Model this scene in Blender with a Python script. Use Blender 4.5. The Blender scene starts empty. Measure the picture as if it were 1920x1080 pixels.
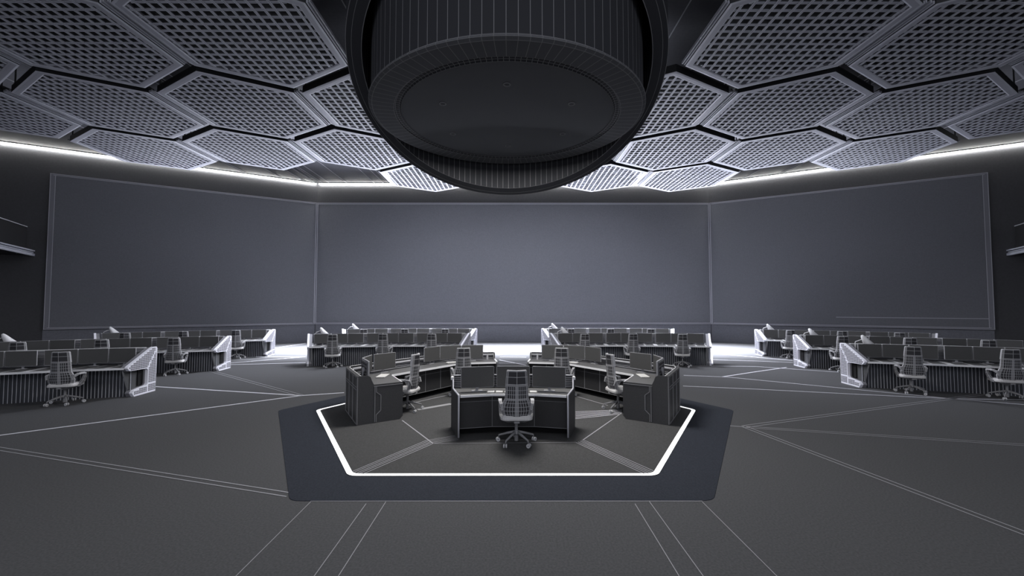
import bpy, bmesh, math, random
from mathutils import Vector, Matrix
random.seed(3)
sc = bpy.context.scene
sc.view_settings.view_transform = 'Standard'
sc.view_settings.look = 'None'
COL = sc.collection
PI = math.pi
S3 = math.sqrt(3) / 2

# ------------------------------------------------------------------ materials
def mat(name, col, rough=.6, metal=0., noise=0., nscale=40., emit=0., ecol=None, spec=.3, bump=0.):
    m = bpy.data.materials.new(name); m.use_nodes = True
    nt = m.node_tree; b = nt.nodes['Principled BSDF']
    b.inputs['Roughness'].default_value = rough
    b.inputs['Metallic'].default_value = metal
    b.inputs['Specular IOR Level'].default_value = spec
    c = (*col, 1)
    b.inputs['Base Color'].default_value = c
    if noise or bump:
        tc = nt.nodes.new('ShaderNodeTexCoord')
        n = nt.nodes.new('ShaderNodeTexNoise'); n.inputs['Scale'].default_value = nscale
        n.inputs['Detail'].default_value = 3
        nt.links.new(tc.outputs['Object'], n.inputs['Vector'])
        if noise:
            r = nt.nodes.new('ShaderNodeValToRGB')
            r.color_ramp.elements[0].position = .3; r.color_ramp.elements[1].position = .7
            r.color_ramp.elements[0].color = (*[x * (1 - noise) for x in col], 1)
            r.color_ramp.elements[1].color = (*[min(1, x * (1 + noise)) for x in col], 1)
            nt.links.new(n.outputs['Fac'], r.inputs['Fac'])
            nt.links.new(r.outputs['Color'], b.inputs['Base Color'])
        if bump:
            bp = nt.nodes.new('ShaderNodeBump'); bp.inputs['Strength'].default_value = bump
            nt.links.new(n.outputs['Fac'], bp.inputs['Height'])
            nt.links.new(bp.outputs['Normal'], b.inputs['Normal'])
    if emit:
        b.inputs['Emission Color'].default_value = (*(ecol or col), 1)
        b.inputs['Emission Strength'].default_value = emit
    return m

M = dict(
    carpet=mat('carpet_grey', (.085, .086, .091), .95, noise=.16, nscale=45, spec=.1),
    carpet_in=mat('carpet_platform', (.068, .068, .069), .95, noise=.16, nscale=45, spec=.1),
    carpet_dk=mat('carpet_blue_black', (.031, .035, .046), .9, noise=.2, nscale=45, spec=.12),
    seam=mat('pale_seam', (.66, .66, .72), .6),
    seam_thin=mat('thin_seam', (.36, .36, .39), .6),
    band=mat('stripe_band', (.30, .30, .31), .7),
    strip=mat('light_strip', (1, 1, 1), emit=1.15),
    cove=mat('cove_light', (1, 1, .97), emit=50.),
    wall=mat('wall_charcoal', (.074, .074, .080), .75, noise=.08, nscale=14),
    wall_lit=mat('lower_wall_lit_tone', (.18, .184, .21), .8, noise=.1, nscale=14),  # wall tone raised: light on the lower wall put into the colour
    ceil=mat('ceiling_charcoal', (.085, .086, .098), .6, noise=.08, nscale=10),
    screen=mat('screen_fabric', (.172, .176, .196), .8, noise=.07, nscale=16),
    frame=mat('screen_frame', (.22, .22, .25), .45),
    frame_lt=mat('screen_frame_edge', (.50, .50, .55), .4),
    grid=mat('lattice_grey', (.27, .275, .31), .5),
    grid_lt=mat('lattice_edge', (.42, .43, .48), .5),
    grid_dk=mat('panel_shade_dark', (.02, .021, .024), .6),  # near-black: unlit shade of the panel sides put into the colour
    drum=mat('drum_dark', (.034, .035, .040), .7, spec=.1),
    drum2=mat('drum_soffit', (.088, .09, .098), .8, spec=.1),
    drumline=mat('drum_line', (.17, .17, .18), .7),
    black=mat('black', (.006, .006, .007), .7),
    desk=mat('desk_top_grey', (.10, .10, .102), .55, noise=.12, nscale=60),
    desk_edge=mat('desk_edge_pale', (.78, .78, .80), .4),
    desk_dk=mat('desk_panel_dark', (.034, .034, .036), .6, noise=.1, nscale=50),
    desk_mid=mat('desk_panel_mid', (.052, .052, .055), .6, noise=.1, nscale=50),
    desk_line=mat('desk_line', (.22, .22, .23), .6),
    pad=mat('desk_mat_dark', (.085, .085, .085), .6),
    rowtop=mat('row_top_light', (.62, .62, .63), .5),
    rib=mat('rib_pale', (.42, .43, .47), .5),
    ribback=mat('rib_groove', (.035, .037, .045), .6),
    clad=mat('cladding_white', (.82, .82, .90), .45),
    clad_side=mat('cladding_grey', (.20, .20, .22), .5),
    hole=mat('cladding_hole', (.09, .09, .11), .7),
    recess=mat('recess_grey', (.075, .077, .082), .6),
    mon=mat('monitor_dark', (.066, .066, .067), .5, noise=.08, nscale=80),
    mon_edge=mat('monitor_edge', (.34, .34, .36), .4),
    mon_back=mat('monitor_back', (.11, .11, .12), .5),
    louver=mat('louver_grey', (.42, .42, .45), .5),
    louver_dk=mat('louver_dark', (.05, .05, .055), .6),
    ch_dark=mat('chair_mesh_dark', (.035, .035, .04), .6),
    ch_frame=mat('chair_frame_grey', (.19, .19, .20), .5),
    ch_line=mat('chair_wire_pale', (.42, .42, .44), .5),
    ch_seat=mat('chair_seat_grey', (.50, .49, .49), .6),
    ch_seatline=mat('chair_seat_line', (.62, .62, .64), .5),
    ch_base=mat('chair_base_grey', (.22, .22, .23), .4),
    ch_cap=mat('chair_arm_pale', (.50, .50, .52), .45),
    white=mat('lamp_white', (.75, .75, .77), .4),
    key=mat('key_pale', (.85, .84, .82), .5),
    keyb=mat('keyboard_grey', (.16, .155, .15), .5),
    rail=mat('balcony_rail', (.5, .5, .56), .35),
    fascia=mat('balcony_fascia', (.62, .64, .74), .35),
    dkpanel=mat('balcony_panel', (.03, .03, .034), .5),
)

# ------------------------------------------------------------------ mesh helpers
class MB:
    def __init__(self): self.bm = bmesh.new(); self.mats = []
    def mi(self, m):
        if m not in self.mats: self.mats.append(m)
        return self.mats.index(m)
    def face(self, pts, m):
        vs = [self.bm.verts.new(p) for p in pts]
        f = self.bm.faces.new(vs); f.material_index = self.mi(m); return f
    def hexa(self, p, m):
        """p: 8 points, bottom ring 0-3, top ring 4-7"""
        vs = [self.bm.verts.new(q) for q in p]; k = self.mi(m); out = []
        for a in ((3, 2, 1, 0), (4, 5, 6, 7), (0, 1, 5, 4), (1, 2, 6, 5), (2, 3, 7, 6), (3, 0, 4, 7)):
            f = self.bm.faces.new([vs[i] for i in a]); f.material_index = k; out.append(f)
        return out
    def box(self, c, s, m, T=None):
        x, y, z = c; a, b, d = s[0] / 2, s[1] / 2, s[2] / 2
        p = [Vector((x + i * a, y + j * b, z + k * d)) for k in (-1, 1) for i, j in ((-1, -1), (1, -1), (1, 1), (-1, 1))]
        if T: p = [T @ q for q in p]
        return self.hexa(p, m)
    def bar(self, a, b, w, t, m, up=(0, 0, 1)):
        """box from a to b, width w (sideways), thickness t along up"""
        a = Vector(a); b = Vector(b); d = (b - a).normalized(); u = Vector(up)
        s = d.cross(u)
        if s.length < 1e-5: s = d.cross(Vector((1, 0, 0)))
        s.normalize(); u = s.cross(d).normalized()
        p = []
        for z in (-.5, .5):
            for e, q in ((a, -.5), (b, -.5), (b, .5), (a, .5)):
                p.append(e + s * (w * q) + u * (t * z))
        return self.hexa(p, m)
    def prism(self, poly, f, d0, d1, m, mside=None):
        """poly list of 2D, f(p2, d) -> 3D; caps at d0 and d1"""
        n = len(poly)
        A = [self.bm.verts.new(f(p, d0)) for p in poly]; B = [self.bm.verts.new(f(p, d1)) for p in poly]
        k = self.mi(m); ks = self.mi(mside or m)
        self.bm.faces.new(A[::-1]).material_index = k
        self.bm.faces.new(B).material_index = k
        for i in range(n):
            self.bm.faces.new((A[i], A[(i + 1) % n], B[(i + 1) % n], B[i])).material_index = ks
    def tube(self, pts, r, m, n=8, caps=True):
        rings = []; k = self.mi(m)
        pts = [Vector(p) for p in pts]
        rr = r if isinstance(r, (list, tuple)) else [r] * len(pts)
        ref = None
        for i, p in enumerate(pts):
            d = (pts[min(i + 1, len(pts) - 1)] - pts[max(i - 1, 0)]).normalized()
            if ref is None:
                ref = d.orthogonal().normalized()
            ref = (ref - d * ref.dot(d)).normalized(); s = d.cross(ref)
            rings.append([self.bm.verts.new(p + (ref * math.cos(2 * PI * j / n) + s * math.sin(2 * PI * j / n)) * rr[i]) for j in range(n)])
        for a, b in zip(rings, rings[1:]):
            for j in range(n):
                f = self.bm.faces.new((a[j], a[(j + 1) % n], b[(j + 1) % n], b[j])); f.material_index = k; f.smooth = True
        if caps:
            self.bm.faces.new(rings[0][::-1]).material_index = k
            self.bm.faces.new(rings[-1]).material_index = k
    def lathe(self, prof, m, n=48, c=(0, 0, 0), arc=None, T=None, lines=0, lm=None):
        """prof: (r, z) list; optional lines: width of pale lines inset along every quad"""
        k = self.mi(m); rings = []
        for r, z in prof:
            ring = []
            for j in range(n):
                a = 2 * PI * j / n
                p = Vector((c[0] + r * math.cos(a), c[1] + r * math.sin(a), c[2] + z))
                ring.append(self.bm.verts.new(T @ p if T else p))
            rings.append(ring)
        fs = []
        for a, b in zip(rings, rings[1:]):
            for j in range(n):
                f = self.bm.faces.new((a[j], a[(j + 1) % n], b[(j + 1) % n], b[j])); f.material_index = k; fs.append(f)
        return fs, rings
    def lines(self, faces, w, m):
        """pale wire lines: inset every face by w and give the rim the line material"""
        k = self.mi(m)
        faces = [f for f in faces if f.is_valid]
        self.bm.normal_update()
        r = bmesh.ops.inset_individual(self.bm, faces=faces, thickness=w, use_even_offset=True)
        for f in r['faces']: f.material_index = k
    def build(self, name, parent=None, smooth=False, bevel=0):
        if bevel: pass
        bmesh.ops.recalc_face_normals(self.bm, faces=self.bm.faces[:])
        me = bpy.data.meshes.new(name); self.bm.to_mesh(me); self.bm.free()
        for m in self.mats: me.materials.append(M[m])
        if smooth:
            for p in me.polygons: p.use_smooth = True
        o = bpy.data.objects.new(name, me); COL.objects.link(o)
        if parent: o.parent = parent
        if bevel:
            b = o.modifiers.new('bevel', 'BEVEL'); b.width = bevel; b.segments = 2; b.limit_method = 'ANGLE'
        return o

def tag(o, label=None, cat=None, group=None, kind=None):
    if label: o['label'] = label
    if cat: o['category'] = cat
    if group: o['group'] = group
    if kind: o['kind'] = kind
    return o
def thing(name, label, cat, loc=(0, 0, 0), rz=0, group=None):
    o = bpy.data.objects.new(name, None); COL.objects.link(o); o.empty_display_size = .2
    o.location = loc; o.rotation_euler = (0, 0, rz)
    return tag(o, label, cat, group)
KIDS = {}
def dup(root, loc, rz, label, group=None):
    r = root.copy(); COL.objects.link(r); r.location = loc; r.rotation_euler = (0, 0, rz)
    r['label'] = label
    if group: r['group'] = group
    for ch in root.children:
        c = ch.copy(); COL.objects.link(c); c.parent = r
        for g in ch.children:
            d = g.copy(); COL.objects.link(d); d.parent = c
    return r
class Proto:
    """first use moves the original, later uses copy it"""
    def __init__(self, root): self.root = root; self.used = False
    def put(self, loc, rz, label, group=None):
        if not self.used:
            self.used = True; r = self.root; r.location = loc; r.rotation_euler = (0, 0, rz); r['label'] = label
            if group: r['group'] = group
            return r
        return dup(self.root, loc, rz, label, group)
ORD = ['first', 'second', 'third', 'fourth', 'fifth', 'sixth', 'seventh', 'eighth', 'ninth']

# ------------------------------------------------------------------ camera
cam = bpy.data.cameras.new('camera'); cam.sensor_width = 36; cam.lens = 797.13 / 1920 * 36
cam.clip_end = 200
co = bpy.data.objects.new('camera', cam); COL.objects.link(co)
co.location = (0, 0, 2.35); co.rotation_euler = (PI / 2 + .0416, 0, -.0022)
sc.camera = co

# ------------------------------------------------------------------ room
D, XL, XR, ZC = 27.77, -12.75, 13.04, 10.34
def wl(t): return (XL - S3 * t, D - .5 * t)          # along the left oblique wall
def wr(t): return (XR + S3 * t, D - .5 * t)
TW = 18
def slab_wall(name, a, b, z0, z1, th=.3):
    a = Vector((*a, 0)); b = Vector((*b, 0)); d = (b - a).normalized(); n = Vector((-d.y, d.x, 0))
    if n.dot(Vector((0, 8, 0)) - a) > 0: n = -n
    mb = MB(); p = []
    for z in (z0, z1):
        for q in (a, b, b + n * th, a + n * th): p.append((q.x, q.y, z))
    mb.hexa(p, 'wall'); o = mb.build(name); o['kind'] = 'structure'; return o
slab_wall('wall_back', (XL, D), (XR, D), 0, ZC + .25)
slab_wall('wall_left', wl(0), wl(TW), 0, ZC + .25)
slab_wall('wall_right', wr(0), wr(TW), 0, ZC + .25)
slab_wall('wall_left_side', wl(TW), (wl(TW)[0], -6), 0, ZC + .25)
slab_wall('wall_right_side', wr(TW), (wr(TW)[0], -6), 0, ZC + .25)
foot = [(wl(TW)[0], -6), (wr(TW)[0], -6), wr(TW), wr(0), wl(0), wl(TW)]

HX, HY = -.111, 9.649
def hexpts(R, off=0): return [(HX + R * math.cos(PI / 3 * i), HY + R * math.sin(PI / 3 * i)) for i in range(6)]
def rounded(poly, r, n=5):
    out = []; N = len(poly)
    for i in range(N):
        p = Vector(poly[i]); a = (Vector(poly[i - 1]) - p).normalized(); b = (Vector(poly[(i + 1) % N]) - p).normalized()
        t = r / math.tan(a.angle(b) / 2)
        p0 = p + a * t; p1 = p + b * t
        for k in range(n + 1):
            s = k / n; q = p0 * (1 - s) ** 2 + p * 2 * s * (1 - s) + p1 * s * s
            out.append((q.x, q.y))
    return out

mb = MB()
mb.prism(foot, lambda p, d: (p[0], p[1], d), -.3, 0, 'carpet')
def floor_line(a, b, w, m='seam', z=.004):
    a = Vector((*a, 0)); b = Vector((*b, 0)); d = (b - a).normalized(); n = Vector((-d.y, d.x, 0)) * (w / 2)
    mb.face([(a + n).to_tuple()[:2] + (z,), (a - n).to_tuple()[:2] + (z,), (b - n).to_tuple()[:2] + (z,), (b + n).to_tuple()[:2] + (z,)], m)
def double(a, b, gap=.10, w=.018, m='seam_thin'):
    A = Vector(a); B = Vector(b); d = (B - A).normalized(); n = Vector((-d.y, d.x)) * (gap / 2)
    floor_line(A + n, B + n, w, m); floor_line(A - n, B - n, w, m)
double((-9.84, 7.54), (-2.75, 5.39), 0.1)
floor_line((-9.62, 7.51), (-5.48, 11.23), 0.075, 'seam')
floor_line((-5.48, 11.23), (-4.51, 11.60), 0.075, 'seam')
floor_line((-10.34, 12.48), (-5.48, 11.23), 0.075, 'seam')
double((-10.77, 15.40), (-5.48, 11.23), 0.13)
floor_line((-11.23, 17.06), (-8.48, 17.68), 0.09, 'seam')
floor_line((-11.54, 17.53), (-9.46, 19.70), 0.09, 'seam')
floor_line((-11.68, 19.61), (-9.46, 19.70), 0.09, 'seam')
floor_line((-13.15, 23.64), (-12.79, 26.62), 0.09, 'seam')
double((4.53, 8.36), (11.21, 10.87), 0.11)
double((4.52, 8.34), (9.19, 7.12), 0.1)
double((4.53, 8.36), (5.36, 4.19), 0.1)
floor_line((4.25, 8.42), (4.52, 8.34), 0.03, 'seam_thin')
double((11.21, 10.87), (12.95, 11.52), 0.11)
floor_line((5.82, 14.43), (7.10, 14.10), 0.055, 'seam')
floor_line((7.10, 14.10), (9.63, 12.04), 0.055, 'seam')
floor_line((9.63, 12.04), (11.15, 10.81), 0.055, 'seam')
floor_line((11.15, 10.81), (12.74, 9.83), 0.055, 'seam')
floor_line((5.03, 12.53), (6.93, 12.05), 0.05, 'seam')
floor_line((6.93, 12.05), (9.10, 11.39), 0.05, 'seam')
floor_line((9.10, 11.39), (11.15, 10.81), 0.05, 'seam')
floor_line((11.15, 10.81), (13.83, 10.66), 0.05, 'seam')
floor_line((6.94, 14.11), (8.73, 15.23), 0.07, 'seam')
floor_line((8.73, 15.23), (10.49, 16.28), 0.07, 'seam')
floor_line((6.81, 16.72), (9.47, 16.51), 0.07, 'seam')
floor_line((9.47, 16.51), (11.58, 15.11), 0.07, 'seam')
floor_line((8.44, 18.69), (10.43, 18.15), 0.07, 'seam')
floor_line((10.43, 18.15), (11.64, 17.64), 0.07, 'seam')
floor_line((9.69, 21.32), (11.18, 19.45), 0.07, 'seam')
floor_line((11.18, 19.45), (12.10, 18.32), 0.07, 'seam')
floor_line((12.79, 27.34), (8.00, 17.01), 0.08, 'seam')
floor_line((-0.57, 20.43), (0.76, 22.04), 0.09, 'seam')
floor_line((-0.52, 19.58), (0.70, 19.48), 0.06, 'seam')
floor_line((-0.51, 18.53), (0.59, 16.94), 0.07, 'seam')
floor_line((-0.49, 17.50), (0.65, 17.50), 0.05, 'seam')
floor_line((-2.40, 5.20), (-2.39, 3.77), 0.008, 'seam_thin')
floor_line((-1.72, 5.15), (-1.71, 3.77), 0.008, 'seam_thin')
floor_line((-1.50, 5.20), (-1.50, 3.77), 0.008, 'seam_thin')
floor_line((2.29, 5.19), (2.31, 3.76), 0.008, 'seam_thin')
floor_line((1.47, 5.14), (1.46, 3.76), 0.008, 'seam_thin')
floor_line((1.66, 5.20), (1.67, 3.76), 0.008, 'seam_thin')
floor_line((-2.41, 5.22), (2.30, 5.21), 0.012, 'seam_thin')
so = mb.build('floor'); so['kind'] = 'structure'

# dark hexagonal surround + lit inner floor
mb = MB(); mb.prism(rounded(hexpts(5.11), .22), lambda p, d: (p[0], p[1], d), -.02, .006, 'carpet_dk')
o = mb.build('trim_1'); o['kind'] = 'structure'; o['label'] = 'blue-black carpet hexagon surrounding the lit island'
mb = MB(); mb.prism(rounded(hexpts(4.176), .17), lambda p, d: (p[0], p[1], d), -.02, .012, 'carpet_in')
def iline(a, b, w, m='seam_thin'): floor_line(a, b, w, m, .015)
iline((-2.24, 6.10), (-1.47, 7.49), 0.014, 'seam_thin')
iline((2.03, 6.09), (1.26, 7.51), 0.014, 'seam_thin')
iline((-1.47, 7.49), (-0.98, 7.78), 0.01, 'seam_thin')
iline((-2.20, 6.08), (-1.43, 7.45), 0.014, 'seam_thin')
iline((1.98, 6.07), (1.22, 7.48), 0.014, 'seam_thin')
iline((-1.43, 7.45), (-0.97, 7.72), 0.01, 'seam_thin')
iline((-2.15, 6.06), (-1.39, 7.40), 0.014, 'seam_thin')
iline((1.94, 6.05), (1.19, 7.44), 0.014, 'seam_thin')
iline((-1.39, 7.40), (-0.95, 7.65), 0.01, 'seam_thin')
iline((-2.11, 6.04), (-1.36, 7.36), 0.014, 'seam_thin')
iline((1.90, 6.03), (1.15, 7.40), 0.014, 'seam_thin')
iline((-1.36, 7.36), (-0.93, 7.59), 0.01, 'seam_thin')
iline((-2.06, 6.01), (-1.32, 7.32), 0.014, 'seam_thin')
iline((1.85, 6.01), (1.11, 7.37), 0.014, 'seam_thin')
iline((-1.32, 7.32), (-0.92, 7.53), 0.01, 'seam_thin')
iline((-2.22, 8.78), (-1.33, 7.33), 0.022, 'seam_thin')
iline((1.25, 7.50), (2.42, 9.38), 0.022, 'seam_thin')
iline((-1.32, 7.32), (1.11, 7.38), 0.012, 'seam_thin')
iline((-2.44, 10.25), (-1.61, 11.28), 0.03, 'seam_thin')
iline((1.68, 11.07), (2.27, 10.07), 0.03, 'seam_thin')
iline((-2.11, 9.67), (-1.43, 10.24), 0.14, 'band')
iline((1.42, 9.47), (2.49, 9.66), 0.02, 'seam')
iline((1.40, 9.35), (2.47, 9.58), 0.02, 'seam')
iline((1.38, 9.23), (2.45, 9.51), 0.02, 'seam')
iline((1.37, 9.12), (2.43, 9.43), 0.02, 'seam')
iline((1.35, 9.01), (2.41, 9.36), 0.02, 'seam')
iline((1.33, 8.90), (2.39, 9.28), 0.02, 'seam')
o = mb.build('trim_2'); o['kind'] = 'structure'; o['label'] = 'grey inner hexagon carpet with thin pale seams'
mb = MB(); a = rounded(hexpts(4.268), .22); b = rounded(hexpts(4.178), .17); n = len(a)
for i in range(n):
    j = (i + 1) % n
    mb.face([(*a[i], .014), (*a[j], .014), (*b[j], .014), (*b[i], .014)], 'strip')
    mb.face([(*a[i], .0), (*a[j], .0), (*a[j], .014), (*a[i], .014)], 'black')
tag(mb.build('floor_light_strip'), 'glowing white hexagonal light strip set into the carpet around the island', 'light strip')

# ceiling with seams
mb = MB()
mb.prism(foot, lambda p, d: (p[0], p[1], d), ZC + .06, ZC + .36, 'ceil')
for x in (7.6, 8.2, 8.5, 9.1, 10.9, 12.05, 12.5, 12.65, 12.95, 13.5, 14.6, 16.2, 16.35, 18, 19.5):
    for s in (-1, 1):
        X = .14 + s * x
        y1 = D - .25 if abs(x) < 12.8 else D - .25 - (x - 12.8) * .577
        mb.box((X, (y1 + 3) / 2, ZC + .055), (.03, y1 - 3, .02), 'seam_thin')
for x in (3.9, 4.6, 6.0):
    for s in (-1, 1): mb.box((.14 + s * x, 9, ZC + .055), (.03, 12, .02), 'seam_thin')
o = mb.build('ceiling'); o['kind'] = 'structure'

# cove lights (emissive strip at the top of each wall)
def cove(a, b, label, dark_w=.35):
    a = Vector((*a, 0)); b = Vector((*b, 0)); d = (b - a).normalized(); n = Vector((-d.y, d.x, 0))
    if n.dot(Vector((0, 8, 0)) - a) < 0: n = -n
    mb = MB()
    p = []
    for z in (ZC - .02, ZC + .025):
        for q in (a + n * .03, b + n * .03, b + n * .10, a + n * .10): p.append((q.x, q.y, z))
    mb.hexa(p, 'cove')
    o = mb.build('cove_light')
    mb = MB(); p = []  # added blocker, keeps the strip's light off the ceiling
    for z in (ZC + .03, ZC + .06):
        for q in (a, b, b + n * .2, a + n * .2): p.append((q.x, q.y, z))
    mb.hexa(p, 'grid_dk'); mb.build('light_blocker', o)
    return tag(o, label, 'light strip')
cove((XL + .1, D), (XR - .1, D), 'white cove light strip along the top of the back wall')
cove(wl(.1), wl(TW - .1), 'white cove light strip along the top of the left wall')
cove(wr(.1), wr(TW - .1), 'white cove light strip along the top of the right wall')

# big screens
def big_screen(a, b, label, seam=False, wl_=.05, wr_=.05):
    a = Vector((*a, 0)); b = Vector((*b, 0)); d = (b - a).normalized(); n = Vector((-d.y, d.x, 0))
    if n.dot(Vector((0, 8, 0)) - a) < 0: n = -n
    L = (b - a).length; z0, z1 = 1.145, 9.10
    t = thing('projection_screen', label, 'screen', (a.x, a.y, z0))
    T = Matrix.Translation((0, 0, 0)) @ Matrix(((d.x, n.x, 0, 0), (d.y, n.y, 0, 0), (0, 0, 1, 0), (0, 0, 0, 1)))
    H = z1 - z0
    mb = MB()
    mb.box((L / 2, .05, H / 2), (L - .06, .08, H - .1), 'screen', T)
    if seam: mb.box((9.6, .093, .55), (6.2, .006, .03), 'frame_lt', T)
    mb.build('screen_panel', t)
    mb = MB(); w = .09
    for c, sz in (((L / 2, .06, w / 2), (L, .11, w)), ((L / 2, .06, H - w / 2), (L, .11, w)),
                  ((wl_ / 2, .06, H / 2), (wl_, .11, H - 2 * w)), ((L - wr_ / 2, .06, H / 2), (wr_, .11, H - 2 * w))):
        mb.box(c, sz, 'frame', T)
    e = .022
    for c, sz in (((L / 2, .118, .02), (L, .012, e)), ((L / 2, .118, H - .02), (L, .012, e)), ((.015, .118, H / 2), (e, .012, H)), ((L - .015, .118, H / 2), (e, .012, H)),
                  ((L / 2, .118, w), (L - wl_ - wr_, .012, e)), ((L / 2, .118, H - w), (L - wl_ - wr_, .012, e)), ((wl_, .118, H / 2), (e, .012, H - 2 * w)), ((L - wr_, .118, H / 2), (e, .012, H - 2 * w))):
        mb.box(c, sz, 'frame_lt', T)
    mb.build('frame', t)
big_screen((XL + .045, D), (XR - .045, D), 'wide grey blank screen filling the back wall')
big_screen(wl(12.45), wl(.045), 'blank grey screen angled on the left wall', wl_=.2)
big_screen(wr(.045), wr(12.9), 'blank grey screen angled on the right wall, faint seam near its bottom', seam=1, wr_=.2)

def lit_band(name, a, b):  # added paler band under the screens, imitates the wall being lit there
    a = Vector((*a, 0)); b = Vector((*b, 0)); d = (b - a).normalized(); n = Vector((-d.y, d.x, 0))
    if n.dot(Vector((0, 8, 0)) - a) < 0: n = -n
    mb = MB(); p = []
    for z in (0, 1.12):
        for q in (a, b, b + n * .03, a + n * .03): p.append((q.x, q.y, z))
    mb.hexa(p, 'wall_lit'); o = mb.build(name); o['kind'] = 'structure'
lit_band('lit_band_back', (XL + .03, D), (XR - .03, D))
lit_band('lit_band_left', wl(.03), wl(12.5))
lit_band('lit_band_right', wr(.03), wr(12.9))
# balconies
def balcony(p0, dirn, outn, label, L=9):
    a = Vector((*p0, 0)); d = Vector((*dirn, 0)).normalized(); n = Vector((*outn, 0)).normalized()
    t = thing('balcony', label, 'balcony', (a.x, a.y, 4.85))
    def box(mb, u0, u1, v0, v1, z0, z1, m):
        p = []
        for z in (z0, z1):
            for u, v in ((u0, v0), (u1, v0), (u1, v1), (u0, v1)):
                q = d * u + n * v; p.append((q.x, q.y, z))
        mb.hexa(p, m)
    mb = MB(); box(mb, 0, L, 0, 3.0, 0, .26, 'dkpanel'); mb.build('slab', t)
    mb = MB()
    for z0, z1, v in ((-.02, .10, -.10), (.13, .19, -.05), (.22, .28, -.10)): box(mb, 0, L, v, 0, z0, z1, 'fascia')
    mb.build('fascia', t)
    mb = MB(); box(mb, .5, L, .05, .1, .26, 1.36, 'dkpanel'); mb.build('parapet', t)
    mb = MB(); box(mb, .5, L, .03, .12, 1.36, 1.40, 'rail'); mb.build('handrail', t)
balcony(wl(13.0), (.5, -S3), (-S3, -.5), 'pale-edged balcony jutting in at the far left edge')
balcony(wr(13.55), (-.5, -S3), (S3, -.5), 'pale-edged balcony jutting in at the far right edge')

# ------------------------------------------------------------------ ceiling lattice panels
W = 4.13; SS = W / math.sqrt(3); PZ = 8.40
def hexv(s): return [(s * math.sin(PI / 3 * i), s * math.cos(PI / 3 * i)) for i in range(6)]
def make_panel():
    t = thing('ceiling_panel', '', 'ceiling panel')
    th = .20; so_, si = SS - .15, SS - .32
    mb = MB(); A = hexv(so_); B = hexv(si); C = hexv(si - .035); E = hexv(so_ - .05)
    for i in range(6):
        j = (i + 1) % 6
        mb.face([(*A[i], 0), (*A[j], 0), (*E[j], -.012), (*E[i], -.012)], 'grid_lt')
        mb.face([(*E[i], -.012), (*E[j], -.012), (*B[j], -.012), (*B[i], -.012)], 'grid')
        mb.face([(*B[i], -.012), (*B[j], -.012), (*C[j], 0), (*C[i], 0)], 'grid_lt')
        mb.face([(*C[i], 0), (*C[j], 0), (*C[j], th), (*C[i], th)], 'grid')
        mb.face([(*A[i], 0), (*A[j], 0), (*A[j], th), (*A[i], th)], 'grid_dk')
        mb.face([(*A[i], th), (*A[j], th), (*C[j], th), (*C[i], th)], 'grid_dk')
    mb.build('frame', t)
    mb = MB()
    for q in (-1, 1):          # edge rails filling the joint to the side neighbour
        x0 = so_ * S3; hy = so_ / 2 - .02
        mb.box((q * (x0 + .028), 0, .05), (.04, 2 * hy, .06), 'grid')
        mb.box((q * (x0 + .080), 0, .07), (.035, 2 * hy, .06), 'grid')
        mb.box((q * (x0 + .028), 0, .017), (.012, 2 * hy, .008), 'grid_lt')
    mb.build('edge_rail', t)
    mb = MB(); cell = W / 18.5; s = si - .02; ap = s * S3
    bw, bh = .06, .016
    def clipx(y):   # half width of the hexagon at y
        return ap if abs(y) <= s / 2 else ap * (s - abs(y)) / (s / 2)
    def clipy(x): return s - abs(x) / ap * (s / 2)
    def bar(c, sz, along):
        mb.box(c, sz, 'grid')
        e = .014
        if along == 'x':
            for q in (-1, 1): mb.box((c[0], c[1] + q * (sz[1] / 2 - e / 2), c[2] - sz[2] / 2 - .003), (sz[0], e, .006), 'grid_lt')
        else:
            for q in (-1, 1): mb.box((c[0] + q * (sz[0] / 2 - e / 2), c[1], c[2] - sz[2] / 2 - .003), (e, sz[1], .006), 'grid_lt')
    k = 0
    while k * cell < s - .1:
        for q in ((1, -1) if k else (1,)):
            y = q * k * cell; hx = clipx(abs(y) + bw / 2)
            if hx > .1: bar((0, y, .022), (2 * hx, bw, bh), 'x')
        k += 1
    for k in range(0, 9):
        for q in (1, -1):
            x = q * (k + .5) * cell; hy = clipy(abs(x) + bw / 2)
            bar((x, 0, .014), (bw, 2 * hy, bh), 'y')
    mb.build('lattice', t)
    mb = MB(); bk = hexv(SS - .32)  # added dark sheet: shade behind the lattice holes, hides the cove strip
    mb.face([(*q, .15) for q in bk], 'grid_dk'); mb.face([(*q, .17) for q in bk], 'grid_dk')
    mb.build('hole_shade_sheet', t)
    for i in (0, 2, 4):
        mb = MB(); a = PI / 3 * i; r = SS - .22
        mb.tube([(r * math.sin(a), r * math.cos(a), .15), (r * math.sin(a), r * math.cos(a), ZC + .06 - PZ)], .02, 'grid_dk', 6); mb.build('hanger_rod', t)
    return t
PP = Proto(make_panel())
rows = [('nearest', 9.38, (1.5, 2.5, 3.5), (1.5, 2.5, 3.5)), ('second', 12.97, (1, 2, 3, 4), (1, 2, 3, 4)),
        ('third', 16.57, (1.5, 2.5, 3.5), (1.5, 2.5, 3.5)), ('farthest', 20.16, (1,), (1, 2))]
for nm, y, l, r in rows:
    for side, ks, sg in (('left', l, -1), ('right', r, 1)):
        for i, k in enumerate(ks):
            lab = f'hexagonal lattice ceiling panel, {ORD[i]} {side} of the drum in the {nm} row'
            PP.put((.14 + sg * k * W, y, PZ), 0, lab, 'hexagonal ceiling panels')

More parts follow.
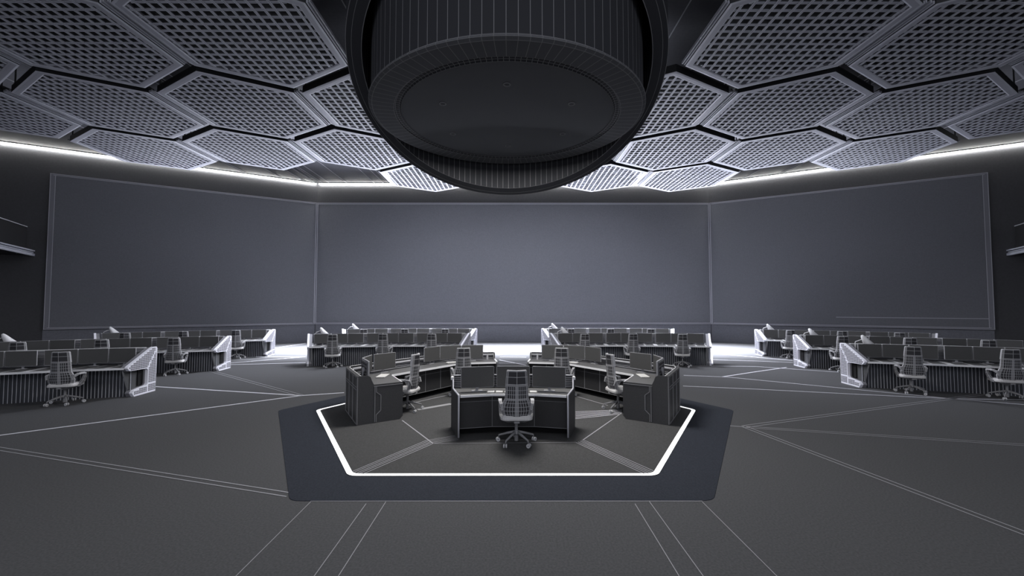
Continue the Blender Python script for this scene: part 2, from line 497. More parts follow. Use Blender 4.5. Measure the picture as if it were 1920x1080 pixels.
# ------------------------------------------------------------------ ceiling drum
def make_drum():
    cx, cy = -.081, 9.65
    t = thing('ceiling_drum', 'huge dark round drum hanging from the ceiling above the lit island', 'ceiling fixture', (cx, cy, 6.62))
    z0 = 6.62; top = ZC + .06 - z0
    R, sl, zc = 3.5, .414, 7.258 - z0
    Ri = 3.20
    # slanted outer shell
    mb = MB(); n = 120; ko = mb.mi('drum')
    def pt(r, a, z=None):
        y = r * math.sin(a); return Vector((r * math.cos(a), y, (zc - sl * y) if z is None else z))
    rim = []
    inner = []
    for j in range(n):
        a0, a1 = 2 * PI * j / n, 2 * PI * (j + 1) / n
        mb.face([pt(R, a0), pt(R, a1), pt(R, a1, top), pt(R, a0, top)], 'drum')
        inner.append(mb.face([pt(Ri, a1), pt(Ri, a0), pt(Ri, a0, top), pt(Ri, a1, top)], 'drum'))
    mb.lines(inner, .006, 'drumline')
    mb.build('shell', t)
    mb = MB()
    for r0, r1, m in ((R + .012, R, 'drumline'), (R, R - .1, 'drum'), (R - .1, R - .108, 'drumline'), (R - .108, Ri + .006, 'drum'), (Ri + .006, Ri - .008, 'drumline')):
        for j in range(n):
            a0, a1 = 2 * PI * j / n, 2 * PI * (j + 1) / n
            mb.face([pt(r0, a0), pt(r0, a1), pt(r1, a1), pt(r1, a0)], m)
    mb.build('rim', t)
    # inner drum
    mb = MB(); fs, _ = mb.lathe([(3.0, top), (3.0, .10)], 'drum', 96); mb.lines(fs, .006, 'drumline'); mb.build('drum_body', t)
    mb = MB()
    fs, _ = mb.lathe([(3.0, .10), (3.05, .06), (3.05, .03)], 'drum2', 96); mb.lines(fs, .005, 'drumline')
    fs, _ = mb.lathe([(3.05, .03), (2.98, 0), (2.53, 0)], 'drum2', 96); mb.lines(fs, .006, 'drumline')
    mb.build('soffit_ring', t)
    mb = MB(); fs, _ = mb.lathe([(2.53, 0), (2.50, .03), (2.42, .03), (2.38, 0)], 'drum', 150); mb.lines(fs, .006, 'drumline'); mb.build('vent_ring', t)
    mb = MB()
    _, rg = mb.lathe([(2.38, 0), (2.365, .02), (2.36, .02)], 'drum2', 96)
    mb.bm.faces.new(rg[-1]).material_index = mb.mi('drum2')
    disc = mb.build('soffit_disc', t)
    for i in range(6):
        a = PI / 2 + PI / 3 * i; mb = MB()
        mb.lathe([(.075, .02), (.075, .005), (.055, .005), (.05, .02)], 'drumline', 20, (1.58 * math.cos(a), 1.58 * math.sin(a), 0))
        mb.build('downlight', disc)
make_drum()

# ------------------------------------------------------------------ chairs
def make_chair():
    t = thing('office_chair', '', 'chair')
    def grid(mb, rows_, us, mfun, th, y_of, lw, lm):
        """rows_: (z, halfwidth, y); us: -1..1 columns; two skins + rim"""
        F = []; Bk = []
        for z, hw, y in rows_:
            F.append([mb.bm.verts.new((u * hw, y_of(u, y) + th, z)) for u in us])
            Bk.append([mb.bm.verts.new((u * hw, y_of(u, y), z)) for u in us])
        fs = []
        for i in range(len(rows_) - 1):
            for j in range(len(us) - 1):
                for G in (F, Bk):
                    f = mb.bm.faces.new((G[i][j], G[i][j + 1], G[i + 1][j + 1], G[i + 1][j])); f.material_index = mb.mi(mfun(i, j)); fs.append(f)
        nr, nc = len(rows_), len(us)
        k = mb.mi('ch_line')
        for i in range(nr - 1):
            for j in (0, nc - 1): mb.bm.faces.new((F[i][j], F[i + 1][j], Bk[i + 1][j], Bk[i][j])).material_index = k
        for j in range(nc - 1):
            for i in (0, nr - 1): mb.bm.faces.new((F[i][j], F[i][j + 1], Bk[i][j + 1], Bk[i][j])).material_index = k
        mb.lines(fs, lw, lm)
    yof = lambda u, y: y + .07 * u * u
    # backrest: dark mesh fields left and right of a spine, pale rim
    us = [-1, -.80, -.62, -.45, -.28, -.12, 0, .12, .28, .45, .62, .80, 1]
    zr = [(.47, .20, -.20), (.52, .245, -.215), (.585, .262, -.225), (.65, .255, -.23), (.715, .232, -.235), (.765, .208, -.24), (.79, .20, -.242), (.86, .195, -.25), (.93, .192, -.255), (1.0, .19, -.26)]
    def mf(i, j): return 'ch_dark' if (1 <= j <= 4 or 7 <= j <= 10) and i not in (5,) else 'ch_frame'
    mb = MB(); grid(mb, zr, us, mf, .03, yof, .003, 'ch_line'); mb.build('backrest', t)
    # headrest
    mb = MB(); us2 = [-1, -.82, 0, .82, 1]
    zr2 = [(1.005, .19, -.262), (1.03, .187, -.264), (1.15, .178, -.272), (1.245, .168, -.28), (1.262, .155, -.278)]
    def mf2(i, j): return 'ch_dark' if j in (1, 2) and i in (1, 2) else 'ch_frame'
    grid(mb, zr2, us2, mf2, .05, yof, .0035, 'ch_line'); mb.build('headrest', t)
    # seat
    mb = MB()
    def prof(w, y0, y1, r):
        return rounded([(-w, y0), (w, y0), (w, y1), (-w, y1)], r, 5)
    a = prof(.27, -.22, .25, .12)
    b = prof(.245, -.20, .23, .11); n = len(a)
    lay = [(prof(.19, -.15, .18, .09), .385), (a, .43), (a, .465), (b, .50)]
    rings = [[mb.bm.verts.new((x, y, z)) for x, y in P] for P, z in lay]
    sf = []
    for k in range(3):
        for j in range(n):
            f = mb.bm.faces.new((rings[k][j], rings[k][(j + 1) % n], rings[k + 1][(j + 1) % n], rings[k + 1][j]))
            f.material_index = mb.mi('ch_frame' if k < 1 else 'ch_seat'); sf.append(f)
    mb.bm.faces.new(rings[0][::-1]).material_index = mb.mi('ch_frame')
    mb.bm.faces.new(rings[-1]).material_index = mb.mi('ch_seat')
    mb.lines(sf, .002, 'ch_seatline')
    for x in (-.21, -.07, .07, .21): mb.box((x, .01, .503), (.014, .36, .008), 'ch_seatline')
    for y in (-.16, -.05, .06, .17): mb.box((0, y, .503), (.42, .014, .008), 'ch_seatline')
    mb.build('seat', t)
    for s in (-1, 1):
        mb = MB()
        P = [(s * .238, -.20, .60), (s * .262, -.17, .685), (s * .275, -.05, .712), (s * .278, .10, .715), (s * .278, .165, .695), (s * .278, .165, .62), (s * .275, .12, .53), (s * .265, .03, .455), (s * .25, -.05, .43)]
        wd = [.03, .045, .055, .06, .055, .045, .045, .05, .05]; hd = [.04, .05, .03, .03, .05, .075, .085, .07, .05]
        rings = []
        for i, p in enumerate(P):
            p = Vector(p); d = (Vector(P[min(i + 1, len(P) - 1)]) - Vector(P[max(i - 1, 0)])).normalized()
            sd = Vector((1, 0, 0)); sd = (sd - d * sd.dot(d)).normalized(); up = d.cross(sd)
            rings.append([mb.bm.verts.new(p + sd * (wd[i] / 2 * q) + up * (hd[i] / 2 * r)) for q, r in ((-1, -1), (1, -1), (1, 1), (-1, 1))])
        fs = []
        for i in range(len(P) - 1):
            for j in range(4):
                f = mb.bm.faces.new((rings[i][j], rings[i][(j + 1) % 4], rings[i + 1][(j + 1) % 4], rings[i + 1][j]))
                f.material_index = mb.mi('ch_cap' if i in (2, 3) else 'ch_frame'); fs.append(f)
        mb.bm.faces.new(rings[0][::-1]).material_index = 0; mb.bm.faces.new(rings[-1]).material_index = 0
        mb.lines([f for f in fs if f.material_index == mb.mi('ch_frame')], .005, 'ch_line')
        mb.build('armrest', t)
    mb = MB()
    mb.lathe([(.02, .385), (.075, .385), (.07, .35), (.032, .33), (.026, .32), (.026, .21), (.034, .205), (.034, .04), (.01, .04)], 'ch_base', 16)
    mb.box((0, -.09, .40), (.09, .26, .03), 'ch_base')
    mb.build('gas_lift', t)
    mb = MB()
    mb.lathe([(.035, .215), (.055, .20), (.06, .16), (.036, .14)], 'ch_base', 20)
    mb.build('base_hub', t)
    for i in range(5):
        a = PI / 2 + 2 * PI / 5 * i; c, s = math.cos(a), math.sin(a)
        mb = MB()
        mb.tube([(c * .04, s * .04, .185), (c * .16, s * .16, .155), (c * .31, s * .31, .108), (c * .32, s * .32, .07)], [.024, .021, .015, .011], 'ch_base', 8)
        leg = mb.build('leg', t)
        mb = MB(); R = Matrix.Translation((c * .33, s * .33, .034)) @ Matrix.Rotation(a + .5, 4, 'Z') @ Matrix.Rotation(PI / 2, 4, 'X')
        for z0 in (-.03, .008):
            mb.lathe([(.008, z0), (.034, z0), (.034, z0 + .022), (.008, z0 + .022)], 'ch_cap', 14, T=R)
        mb.tube([R @ Vector((0, 0, -.03)), R @ Vector((0, 0, .03))], .008, 'ch_dark', 6)
        mb.build('caster', leg)
    return t
CH = Proto(make_chair())

# ------------------------------------------------------------------ monitors
MW = .615
def make_monitor():
    t = thing('monitor', '', 'monitor')        # base on the worktop; faces -Y
    mb = MB(); w, z0, z1 = MW / 2, .075, .455
    p = rounded([(-w, z0), (w, z0), (w, z1), (-w, z1)], .012, 2)
    mb.prism(p, lambda q, d: (q[0], d, q[1]), -.012, .014, 'mon_edge')
    mb.build('bezel', t)
    mb = MB(); p = rounded([(-w + .006, z0 + .006), (w - .006, z0 + .006), (w - .006, z1 - .006), (-w + .006, z1 - .006)], .008, 2)
    mb.prism(p, lambda q, d: (q[0], d, q[1]), -.015, -.011, 'mon'); mb.build('display', t)
    mb = MB(); mb.box((0, .024, (z0 + z1) / 2), (MW - .05, .022, .33), 'mon_back')
    for i in range(8):
        for j in range(4): mb.box((-.23 + i * .066, .036, .15 + j * .075), (.03, .004, .035), 'black')
    mb.build('rear_cover', t)
    mb = MB(); mb.box((0, .045, .006), (.2, .10, .012), 'mon_edge'); mb.bar((0, .07, .01), (0, .06, .27), .05, .022, 'mon_edge', (0, 1, 0))
    mb.box((0, .045, .26), (.08, .05, .08), 'mon_edge')
    mb.build('stand', t)
    return t
MO = Proto(make_monitor())

# ------------------------------------------------------------------ desk lamp
def make_lamp():
    t = thing('desk_lamp', '', 'lamp')        # base on worktop, arm goes to +X
    mb = MB(); mb.lathe([(.001, .0), (.07, .0), (.07, .02), (.015, .03), (.001, .03)], 'white', 20); mb.build('lamp_base', t)
    mb = MB(); mb.tube([(0, 0, .02), (0, 0, .49), (.02, 0, .51), (.20, 0, .585)], .011, 'white', 8); mb.build('arm', t)
    mb = MB(); tip = Vector((.17, 0, .70)); ax = Vector((.52, 0, -.85)).normalized()
    T = Matrix.Translation(tip) @ Vector((0, 0, 1)).rotation_difference(ax).to_matrix().to_4x4()
    mb.lathe([(.001, 0), (.028, .004), (.055, .06), (.15, .44), (.146, .44), (.05, .07), (.001, .02)], 'white', 28, T=T)
    mb.build('lamp_shade', t, smooth=True)
    return t
LA = Proto(make_lamp())

# ------------------------------------------------------------------ curved console rows
RA = 16.0; UH = 3.0
def arc(u, v, z=0):
    a = u / RA; r = RA + v
    return Vector((r * math.sin(a), r * math.cos(a) - RA, z))
def sweep(mb, prof, m, us, edge=None):
    """prof: closed list of (v,z) swept along the arc"""
    n = len(prof); rings = [[mb.bm.verts.new(arc(u, v, z)) for v, z in prof] for u in us]
    fs = []
    for a, b in zip(rings, rings[1:]):
        for j in range(n):
            f = mb.bm.faces.new((a[j], a[(j + 1) % n], b[(j + 1) % n], b[j])); f.material_index = mb.mi(m if not isinstance(m, list) else m[j]); fs.append(f)
    mb.bm.faces.new(rings[0][::-1]).material_index = mb.mi(m if not isinstance(m, list) else m[0])
    mb.bm.faces.new(rings[-1]).material_index = mb.mi(m if not isinstance(m, list) else m[0])
    return fs
ENDP = [(-.35, .0), (.42, .0), (.45, 1.17), (.42, 1.215), (.29, 1.22), (-.58, .80), (-.61, .76), (-.52, .68), (.07, .665), (.12, .62), (.12, .27), (.08, .22), (-.37, .16), (-.42, .10)]
def inside(p, poly, marg=.006):
    x, y = p; c = False; n = len(poly)
    for i in range(n):
        (x1, y1), (x2, y2) = poly[i], poly[(i + 1) % n]
        if (y1 > y) != (y2 > y) and x < (x2 - x1) * (y - y1) / (y2 - y1) + x1: c = not c
        dx, dy = x2 - x1, y2 - y1; L2 = dx * dx + dy * dy
        t = max(0, min(1, ((x - x1) * dx + (y - y1) * dy) / L2))
        if math.hypot(x - x1 - t * dx, y - y1 - t * dy) < marg + .02: return False
    return c
def make_row():
    t = thing('console_desk', '', 'desk')
    us = [-UH + i * .15 for i in range(41)]
    mb = MB()
    fs = sweep(mb, [(-.60, .735), (.30, .735), (.30, .765), (-.60, .765)], 'rowtop', us)
    for i in range(-1, 2):       # dark inlaid mats with pale joints
        for j in range(5):
            u0 = i * 2 - .95 + j * .38; sk = .10
            for (v0, v1) in ((-.50, -.20), (-.16, .24)):
                q = [arc(u0 + sk * (v0 + .5), v0, .767), arc(u0 + .33 + sk * (v0 + .5), v0, .767), arc(u0 + .33 + sk * (v1 + .5), v1, .767), arc(u0 + sk * (v1 + .5), v1, .767)]
                mb.face(q, 'pad')
    fs = sweep(mb, [(-.615, .728), (-.595, .728), (-.595, .772), (-.615, .772)], 'desk_edge', us)
    mb.build('worktop', t)
    mb = MB(); sweep(mb, [(-.29, .0), (-.25, .0), (-.25, .735), (-.29, .735)], 'ribback', us)
    n = 80
    for i in range(n + 1):
        u = -UH + 2 * UH * i / n
        mb.bar(arc(u, -.297, .0), arc(u, -.297, .725), .010, .02, 'rib', tuple(arc(u, 1) - arc(u, 0)))
    mb.build('ribbed_front', t)
    mb = MB(); sweep(mb, [(.36, .0), (.40, .0), (.40, 1.19), (.36, 1.19)], 'louver_dk', us)
    for k in range(11): sweep(mb, [(.335, .79 + k * .037), (.36, .80 + k * .037), (.36, .81 + k * .037), (.335, .80 + k * .037)], 'louver', us[::2])
    sweep(mb, [(.325, 1.19), (.41, 1.19), (.41, 1.205), (.325, 1.205)], 'desk_edge', us[::2])
    n = 60
    for i in range(n + 1):
        u = -UH + 2 * UH * i / n
        mb.bar(arc(u, .405, .0), arc(u, .405, 1.18), .014, .02, 'rib', tuple(arc(u, 1) - arc(u, 0)))
    mb.build('back_panel', t)
    for s in (-1, 1):
        f = lambda p, d: arc(s * (UH + .01), p[0], p[1]) + (arc(s * UH, 0) - arc(s * (UH - .01), 0)).normalized() * (d + .05 - .15 * (.42 - p[0]))
        mb = MB(); mb.prism(ENDP, f, .10, .17, 'clad', 'clad')
        k = 0; pit = .046; hs = .0165
        for a in range(30):
            for b in range(30):
                p = (-.62 + a * pit, .02 + b * pit)
                if not inside(p, ENDP): continue
                # plain crease bands
                if abs((p[1] - .66) - (p[0] - .10) * 1.6) < .05 and p[1] > .62: continue
                if abs(p[1] - .25) < .03 and p[0] > .06: continue
                if p[1] < .25 and abs(p[0] - .13) < .03: continue
                q = [f((p[0] + i * hs, p[1] + j * hs * 1.1), .172) for i, j in ((-1, -1), (1, -1), (1, 1), (-1, 1))]
                mb.face(q, 'hole')
        e = mb.build('end_panel', t)
        mb = MB(); mb.prism([(x * .96 + .0, max(z * .985, .0)) for x, z in ENDP], f, .0, .10, 'clad_side', 'clad_side'); mb.build('end_body', e)
        mb = MB(); mb.prism([(-.52, .70), (.14, .70), (.14, .18), (-.33, .18)], f, -.01, .03, 'recess', 'desk_line')
        mb.prism([(-.06, .66), (.125, .66), (.125, .23), (-.06, .23)], f, .03, .06, 'black'); mb.build('end_recess', e)
    return t
RW = Proto(make_row())

ROWS = [  # key, label, x, y, rotation deg, name used in other labels, from which side to count
    ('L1', 'ribbed curved console desk at the left edge, nearest the camera, cut by the frame', -12.75, 10.35, 26.5, 'nearest left console row', 'right'),
    ('L2', 'ribbed curved console desk on the left, middle of three rows', -13.52, 14.68, 26.5, 'middle left console row', 'right'),
    ('L3', 'ribbed curved console desk on the left, rearmost of three rows', -14.30, 19.10, 27, 'rearmost left console row', 'right'),
    ('CL', 'ribbed curved console desk left of centre, front of two rows', -4.95, 17.50, 5, 'front centre-left console row', 'left'),
    ('CL2', 'ribbed curved console desk left of centre, behind another row near back wall', -4.97, 20.98, 4, 'rear centre-left console row', 'left'),
    ('CR', 'ribbed curved console desk right of centre, front of two rows', 4.86, 17.55, -3, 'front centre-right console row', 'left'),
    ('CR2', 'ribbed curved console desk right of centre, behind another row near back wall', 4.80, 21.15, -2, 'rear centre-right console row', 'left'),
    ('R3', 'ribbed curved console desk on the right, rearmost of three rows', 14.66, 19.02, -28, 'rearmost right console row', 'left'),
    ('R2', 'ribbed curved console desk on the right, middle of three rows', 14.05, 15.30, -27, 'middle right console row', 'left'),
    ('R1', 'ribbed curved console desk at the right edge, nearest the camera, cut by the frame', 13.0, 11.55, -26, 'nearest right console row', 'left'),
]
for key, label, x, y, deg, rn, side in ROWS:
    rz = math.radians(deg); o = RW.put((x, y, 0), rz, label, 'curved console desks')
    T = Matrix.Translation((x, y, 0)) @ Matrix.Rotation(rz, 4, 'Z')
    items = []
    for i in (-1, 0, 1):
        for j in (-1, 0, 1):
            u = 2 * i + .628 * j; v = .12 - .035 * abs(j)
            items.append((T @ arc(u, v, .767), rz - u / RA - math.radians(7) * j))
    vis = lambda p, m: abs(p.x / p.y) < m
    seq = items if side == 'left' else items[::-1]
    k = 0
    for p, r in seq:
        if vis(p, 1.235):
            MO.put(p, r, f'{ORD[k]} dark monitor from the {side} along the {rn}', 'console row monitors'); k += 1
    ch = [(T @ arc(2 * i - .08, -.82), rz - 2 * i / RA) for i in (-1, 0, 1)]
    k = 0
    for p, r in (ch if side == 'left' else ch[::-1]):
        if vis(p, 1.23):
            CH.put(p, r + random.uniform(-.12, .12), f'{ORD[k]} high-backed wire-grid chair from the {side} at the {rn}', 'console row chairs'); k += 1
    p = T @ arc(-2.91, .25, .767)
    if vis(p, 1.21):
        LA.put(p, rz + 2.9 / RA, f'white desk lamp with tilted cone shade at left end of the {rn}', 'white desk lamps')

# ------------------------------------------------------------------ island desks
ZT = .767; ZF = .012
IX = .04
def offset(poly, d):
    """open polyline offset to its left by d"""
    out = []; n = len(poly); P = [Vector(p) for p in poly]
    for i in range(n):
        ds = []
        if i > 0: ds.append((P[i] - P[i - 1]).normalized())
        if i < n - 1: ds.append((P[i + 1] - P[i]).normalized())
        ns = [Vector((-q.y, q.x)) for q in ds]; m = sum(ns, Vector((0, 0))).normalized()
        out.append(P[i] + m * (d / max(.3, m.dot(ns[0]))))
    return [(p.x, p.y) for p in out]
def ribbon(mb, A, B, z0, z1, m, mtop=None):
    """solid between polylines A and B"""
    for i in range(len(A) - 1):
        p = [(*q, z) for z in (z0, z1) for q in (A[i], A[i + 1], B[i + 1], B[i])]
        fs = mb.hexa(p, m)
        if mtop: fs[1].material_index = mb.mi(mtop)
def corner_desk(sg, label):
    X = lambda p: (sg * p[0] + IX, p[1])      # left desk sg=1 with coordinates relative to IX
    inn = [(-2.31, 8.93), (-2.74, 9.74), (-2.76, 9.85), (-2.68, 9.98), (-1.46, 11.76), (-1.36, 11.85), (-.46, 12.02)]
    out = [(-3.06, 8.42), (-3.72, 9.58), (-3.80, 9.82), (-3.66, 10.1), (-2.34, 12.06), (-1.82, 12.62), (-.58, 12.86)]
    o0 = (sg * -2.8 + IX, 9.6)
    t = thing('corner_desk', label, 'desk', (o0[0], o0[1], 0))
    rel = lambda p: (X(p)[0] - o0[0], X(p)[1] - o0[1])
    lerp = lambda a, b, s: (a[0] + (b[0] - a[0]) * s, a[1] + (b[1] - a[1]) * s)
    P = lambda s: [rel(lerp(a, b, s)) for a, b in zip(inn, out)]
    mb = MB(); ribbon(mb, P(0.0), P(.70), ZT - .035, ZT, 'desk'); ribbon(mb, P(-.012), P(.012), ZT - .04, ZT + .004, 'desk_edge')
    mb.build('worktop', t)
    # modesty doors under the worktop, hung clear of the floor
    mb = MB()
    A, B = P(.16), P(.20)
    def quad(a, b, s0, s1, z0, z1, m):
        q = [lerp(a, b, s0), lerp(a, b, s1)]
        return mb.face([(*q[0], z0), (*q[1], z0), (*q[1], z1), (*q[0], z1)], m)
    ribbon(mb, A, B, .16, ZT - .035, 'desk_dk')
    C = P(.157)
    for i in range(len(A) - 1):
        L = math.hypot(C[i + 1][0] - C[i][0], C[i + 1][1] - C[i][1]); n = max(1, round(L / .5))
        if L < .3: continue
        for k in range(n + 1):
            q = lerp(C[i], C[i + 1], k / n); mb.bar((*q, .17), (*q, .70), .012, .012, 'desk_line', (0, 1, 0))
        mb.bar((*C[i], .60), (*C[i + 1], .60), .006, .006, 'desk_line')
        mb.bar((*C[i], .165), (*C[i + 1], .165), .01, .01, 'desk_line')
    mb.build('modesty_panel', t)
    # toe kick
    mb = MB(); ribbon(mb, P(.45), P(.50), ZF, .2, 'black'); mb.build('plinth', t)
    # outer wall with riser and panel lines
    mb = MB(); A, B = P(.94), P(1.0)
    ribbon(mb, A, B, ZF, .95, 'desk_mid')
    E = P(1.006)
    for i in range(len(E) - 1):
        a, b = E[i], E[i + 1]; L = math.hypot(b[0] - a[0], b[1] - a[1])
        n = max(1, round(L / .48))
        for z in (.03, .69, .74, .94): mb.bar((*a, z), (*b, z), .012, .012, 'desk_line')
        if L < .3: continue
        for k in range(n + 1): mb.bar((*lerp(a, b, k / n), .03), (*lerp(a, b, k / n), .94), .012, .012, 'desk_line', (0, 1, 0))
    ribbon(mb, P(.925), P(1.01), .95, .962, 'desk_mid', 'desk_edge'if False else 'desk_mid')
    F = P(.925)
    for i in range(len(F) - 1): mb.bar((*F[i], .964), (*F[i + 1], .964), .012, .008, 'desk_edge')
    mb.build('outer_wall', t)
    # louvred trough wall behind the monitors
    mb = MB(); ribbon(mb, P(.70), P(.94), .70, .72, 'louver_dk')
    for k in range(5):
        a, b = P(.895), P(.925); z = .755 + k * .038
        ribbon(mb, a, b, z, z + .013, 'louver')
    G = P(.86)
    for i in range(len(G) - 1): mb.tube([(*G[i], .90), (*G[i + 1], .90)], .014, 'louver', 8)
    for q in (lerp(G[0], G[1], .2), G[3], G[4], lerp(G[5], G[6], .85)):
        mb.bar((*q, .72), (*q, .92), .05, .05, 'louver', (0, 1, 0))
    mb.build('cable_trough', t)
    # end panels at both ends
    for idx in (0, -1):
        a, b = Vector(rel(inn[idx])), Vector(rel(out[idx])); d = (b - a).normalized(); L = (b - a).length
        nn = Vector((-d.y, d.x))
        nb = Vector(rel(inn[1 if idx == 0 else -2])) - a
        if nn.dot(nb) > 0: nn = -nn
        f = lambda p, e: (a.x + d.x * p[0] + nn.x * e, a.y + d.y * p[0] + nn.y * e, p[1])
        h = .17
        poly = [(-.01, ZF + .06), (.06, ZF), (L + .01, ZF), (L + .01, .962), (L - .20, .962), (L - .25, .93), (L - .28, .85), (L - .32, ZT + .004), (-.01, ZT + .004)]
        mb = MB(); mb.prism(poly, f, 0.0, .03, 'desk_mid')
        def ln(p, q, w=.012): mb.bar(f(p, .034), f(q, .034), w, .008, 'desk_line', (nn.x, nn.y, 0))
        ln((0, ZT - .03), (L - .32, ZT - .03)); ln((L - .34, ZF + .02), (L - .34, ZT - .03))
        ln((L - .37, ZT - .04), (L - .37, .62)); ln((L - .37, .62), (L - .46, .55)); ln((L - .46, .55), (L - .46, .25)); ln((L - .46, .25), (L - .37, .17)); ln((L - .37, .17), (L - .37, .03))
        ln((L, .03), (L, .95))
        e = mb.build('end_panel', t)
        if idx == -1:
            mb = MB(); mb.bar(f((-.01, ZT + .01), .015), f((L - .3, ZT + .01), .015), .05, .03, 'desk_edge')
            mb.bar(f((L - .3, ZT), .015), f((L - .05, .96), .015), .04, .03, 'desk_edge'); mb.build('edge_rail', e)
    return t
corner_desk(1, 'dark L-shaped corner desk on the left side of the lit island')
corner_desk(-1, 'dark L-shaped corner desk on the right side of the lit island')

def front_desk():
    t = thing('island_desk', 'dark single desk at the front centre of the lit island', 'desk', (IX, 8.0, 0))
    R = lambda p: (p[0], p[1] - 8.0)
    fr = [(-.935, 7.56), (-.38, 7.70), (.38, 7.70), (.935, 7.56)]
    bk = [(-1.16, 8.30), (-.40, 8.36), (.40, 8.36), (1.16, 8.30)]
    lerp = lambda a, b, s: (a[0] + (b[0] - a[0]) * s, a[1] + (b[1] - a[1]) * s)
    P = lambda s: [R(lerp(a, b, s)) for a, b in zip(fr, bk)]
    mb = MB(); ribbon(mb, P(0), P(.92), ZT - .035, ZT, 'desk'); ribbon(mb, P(-.02), P(.02), ZT - .035, ZT + .004, 'desk_edge')
    mb.build('worktop', t)
    mb = MB(); ribbon(mb, P(.14), P(.18), .16, ZT - .035, 'desk_dk')
    A = P(.135)
    for i in range(3):
        mb.bar((*A[i], .165), (*A[i + 1], .165), .008, .008, 'desk_line'); mb.bar((*A[i], .63), (*A[i + 1], .63), .006, .006, 'drumline')
    for i in (1, 2): mb.bar((*A[i], .165), (*A[i], .73), .008, .008, 'desk_line', (0, 1, 0))
    mb.build('modesty_panel', t)
    mb = MB(); ribbon(mb, P(.5), P(.55), ZF, .2, 'black'); mb.build('plinth', t)
    mb = MB(); ribbon(mb, P(.95), P(1.0), ZF, 1.0, 'desk_mid')
    for k in range(6): ribbon(mb, P(.925), P(.95), .785 + k * .034, .797 + k * .034, 'louver')
    ribbon(mb, P(.93), P(1.0), 1.0, 1.014, 'louver'); mb.build('back_panel', t)
    for s in (-1, 1):
        a = Vector(R((s * .945, 7.55))); b = Vector(R((s * 1.17, 8.31))); d = (b - a).normalized(); L = (b - a).length
        nn = Vector((d.y, -d.x)) * s
        f = lambda p, e: (a.x + d.x * p[0] + nn.x * e, a.y + d.y * p[0] + nn.y * e, p[1])
        mb = MB(); mb.prism([(0, ZF), (L, ZF), (L, .96), (L - .14, .96), (L - .16, ZT), (0, ZT)], f, 0, .028, 'desk_mid')
        e = mb.build('end_panel', t)
        mb = MB()
        mb.tube([f((.0, ZF + .03), .014), f((.0, ZT), .014), f((.01, ZT + .008), .014), f((L - .17, ZT + .008), .014), f((L - .15, ZT + .02), .014), f((L - .145, .955), .014)], .016, 'frame_lt', 8)
        mb.build('edge_rail', e)
        mb = MB(); mb.box((0, 0, 0), (.05, .14, .05), 'white', Matrix.Translation(f((L - .08, .965), .014))); mb.build('end_cap', e)
    return t
front_desk()

def mon_at(p, q, label):
    """monitor spanning plan points p->q, front to the right-hand side of p->q"""
    p = Vector(p); q = Vector(q); d = q - p; c = (p + q) / 2
    MO.put((c.x, c.y, ZT), math.atan2(d.y, d.x), label, 'island desk monitors')
for sg, nm in ((1, 'left'), (-1, 'right')):
    tr = [((-2.92, 8.68), (-3.22, 9.21), 'nearest'), ((-3.25, 9.25), (-3.25, 9.87), 'middle'), ((-3.22, 9.92), (-2.86, 10.42), 'farthest'),
          ((-2.36, 11.42), (-2.04, 11.94), 'outermost'), ((-2.02, 11.97), (-1.48, 12.24), 'middle'), ((-1.45, 12.25), (-.85, 12.32), 'innermost')]
    for i, (p, q, w) in enumerate(tr):
        if sg == -1: p, q = (-q[0], q[1]), (-p[0], p[1])
        p = (p[0] + IX, p[1]); q = (q[0] + IX, q[1])
        where = f'at the front corner of the {nm} island desk' if i < 3 else f'on the rear wing of the {nm} island desk'
        mon_at(p, q, f'{w} dark monitor of three {where}')
mon_at((-.965 + IX, 7.86), (-.355 + IX, 7.99), 'left of three dark monitors on the front island desk')
mon_at((-.308 + IX, 8.0), (.308 + IX, 8.0), 'middle of three dark monitors on the front island desk, behind the chair')
mon_at((.355 + IX, 7.99), (.965 + IX, 7.86), 'right of three dark monitors on the front island desk')

CH.put((.09, 7.36, ZF), .03, 'high-backed wire-grid chair at the front island desk, nearest the camera', 'island chairs')
CH.put((-2.36 + IX, 9.62, ZF), math.radians(78), 'high-backed wire-grid chair in profile facing the left island desk front corner', 'island chairs')
CH.put((2.36 + IX, 9.62, ZF), math.radians(-78), 'high-backed wire-grid chair in profile facing the right island desk front corner', 'island chairs')
CH.put((-1.30 + IX, 11.12, ZF), math.radians(14), 'high-backed wire-grid chair at the rear wing of the left island desk', 'island chairs')
CH.put((1.30 + IX, 11.12, ZF), math.radians(-14), 'high-backed wire-grid chair at the rear wing of the right island desk', 'island chairs')

def keyboard(loc, rz, w, d, nx, ny, label):
    t = thing('keyboard', label, 'keyboard', loc, rz, 'pale keyboards')
    mb = MB(); mb.box((0, 0, .006), (w, d, .012), 'keyb'); mb.build('case', t)
    mb = MB()
    for i in range(nx):
        for j in range(ny):
            mb.box((-w / 2 + (i + .5) * w / nx, -d / 2 + (j + .5) * d / ny, .016), (w / nx * .8, d / ny * .76, .01), 'key')
    mb.build('keys', t)
keyboard((.02, 7.84, ZT), 0, .93, .16, 6, 2, 'wide pale keyboard on the front island desk behind the chair')
for sg, nm in ((1, 'left'), (-1, 'right')):
    keyboard((-2.92 * sg + IX, 9.62, ZT), math.radians(-88 * sg), .46, .2, 7, 5, f'pale keyboard at the front corner of the {nm} island desk')
    keyboard((-1.62 * sg + IX, 11.88, ZT), math.radians(35 * sg), .46, .16, 7, 5, f'pale keyboard on the rear wing of the {nm} island desk')

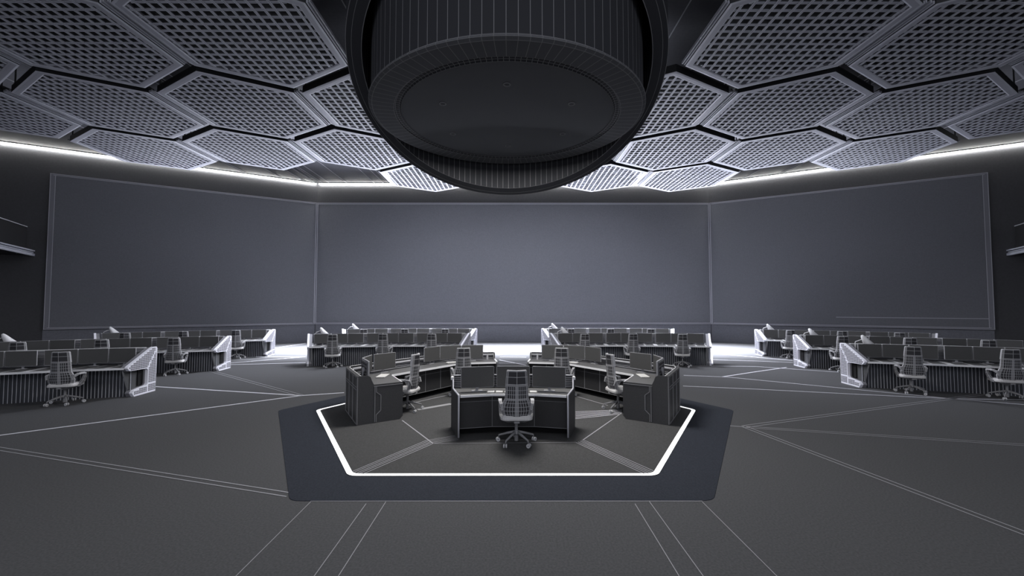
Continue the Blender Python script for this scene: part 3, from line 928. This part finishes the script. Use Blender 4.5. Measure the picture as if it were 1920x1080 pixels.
# ------------------------------------------------------------------ light
w = bpy.data.worlds.new('world'); sc.world = w; w.use_nodes = True
w.node_tree.nodes['Background'].inputs[0].default_value = (.86, .89, 1, 1)
w.node_tree.nodes['Background'].inputs[1].default_value = .55
def area(name, loc, target, sx, sy, power, col=(.9, .93, 1), spread=180):
    l = bpy.data.lights.new(name, 'AREA'); l.shape = 'RECTANGLE'; l.size = sx; l.size_y = sy; l.energy = power; l.color = col
    l.spread = math.radians(spread)
    o = bpy.data.objects.new(name, l); COL.objects.link(o); o.location = loc
    o.rotation_euler = (Vector(target) - Vector(loc)).to_track_quat('-Z', 'Y').to_euler(); return o
area('back_pool_light', (.1, 24.4, 8.2), (.1, 22.9, 0), 26, 2.0, 9000, (.88, .91, 1), 58)
area('screen_wash_light', (.1, 20.5, 9.8), (.1, 27.7, 3.5), 14, .6, 142, (.9, .93, 1), 90)
area('left_wash_light', (-12.5, 18, 9.8), (-17.5, 25, 4), 6, .6, 78)
area('right_wash_light', (12.7, 18, 9.8), (17.7, 25, 4), 6, .6, 78)
area('panel_bounce_fill', (.1, 25.8, 2.6), (.1, 21, 8.4), 22, .6, 1800, (.85, .88, 1), 78)  # added unseen lamp in mid-air, stands in for floor bounce on the panels
area('left_end_fill', (-4.5, 19, 7.6), (-11.5, 15.5, .8), 3, 3, 380, (.9, .92, 1), 90)  # added unseen lamp, brightens the end panels of the left rows
area('right_end_fill', (4.7, 19, 7.6), (11.7, 15.5, .8), 3, 3, 380, (.9, .92, 1), 90)  # added unseen lamp, brightens the end panels of the right rows
area('island_light', (-.08, 9.65, 6.5), (-.08, 9.65, 0), 2.2, 2.2, 560, (1, .98, .95))
area('front_fill', (0, -3, 9.5), (0, 8, 0), 30, 4, 760)
area('row_fill', (.1, 17.2, 8.3), (.1, 17.2, 0), 24, 1.0, 220, (.9, .92, 1), 105)  # added unseen lamp, lifts floor, seats and desk edges among the rows
area('left_panel_fill', (-15, 23.6, 2.4), (-13.8, 19.5, 8.4), 8, .6, 330, (.85, .88, 1), 66)  # added unseen lamp, brightens the outer left ceiling panels
area('right_panel_fill', (15.3, 23.6, 2.4), (14.1, 19.5, 8.4), 8, .6, 330, (.85, .88, 1), 66)  # added unseen lamp, brightens the outer right ceiling panels
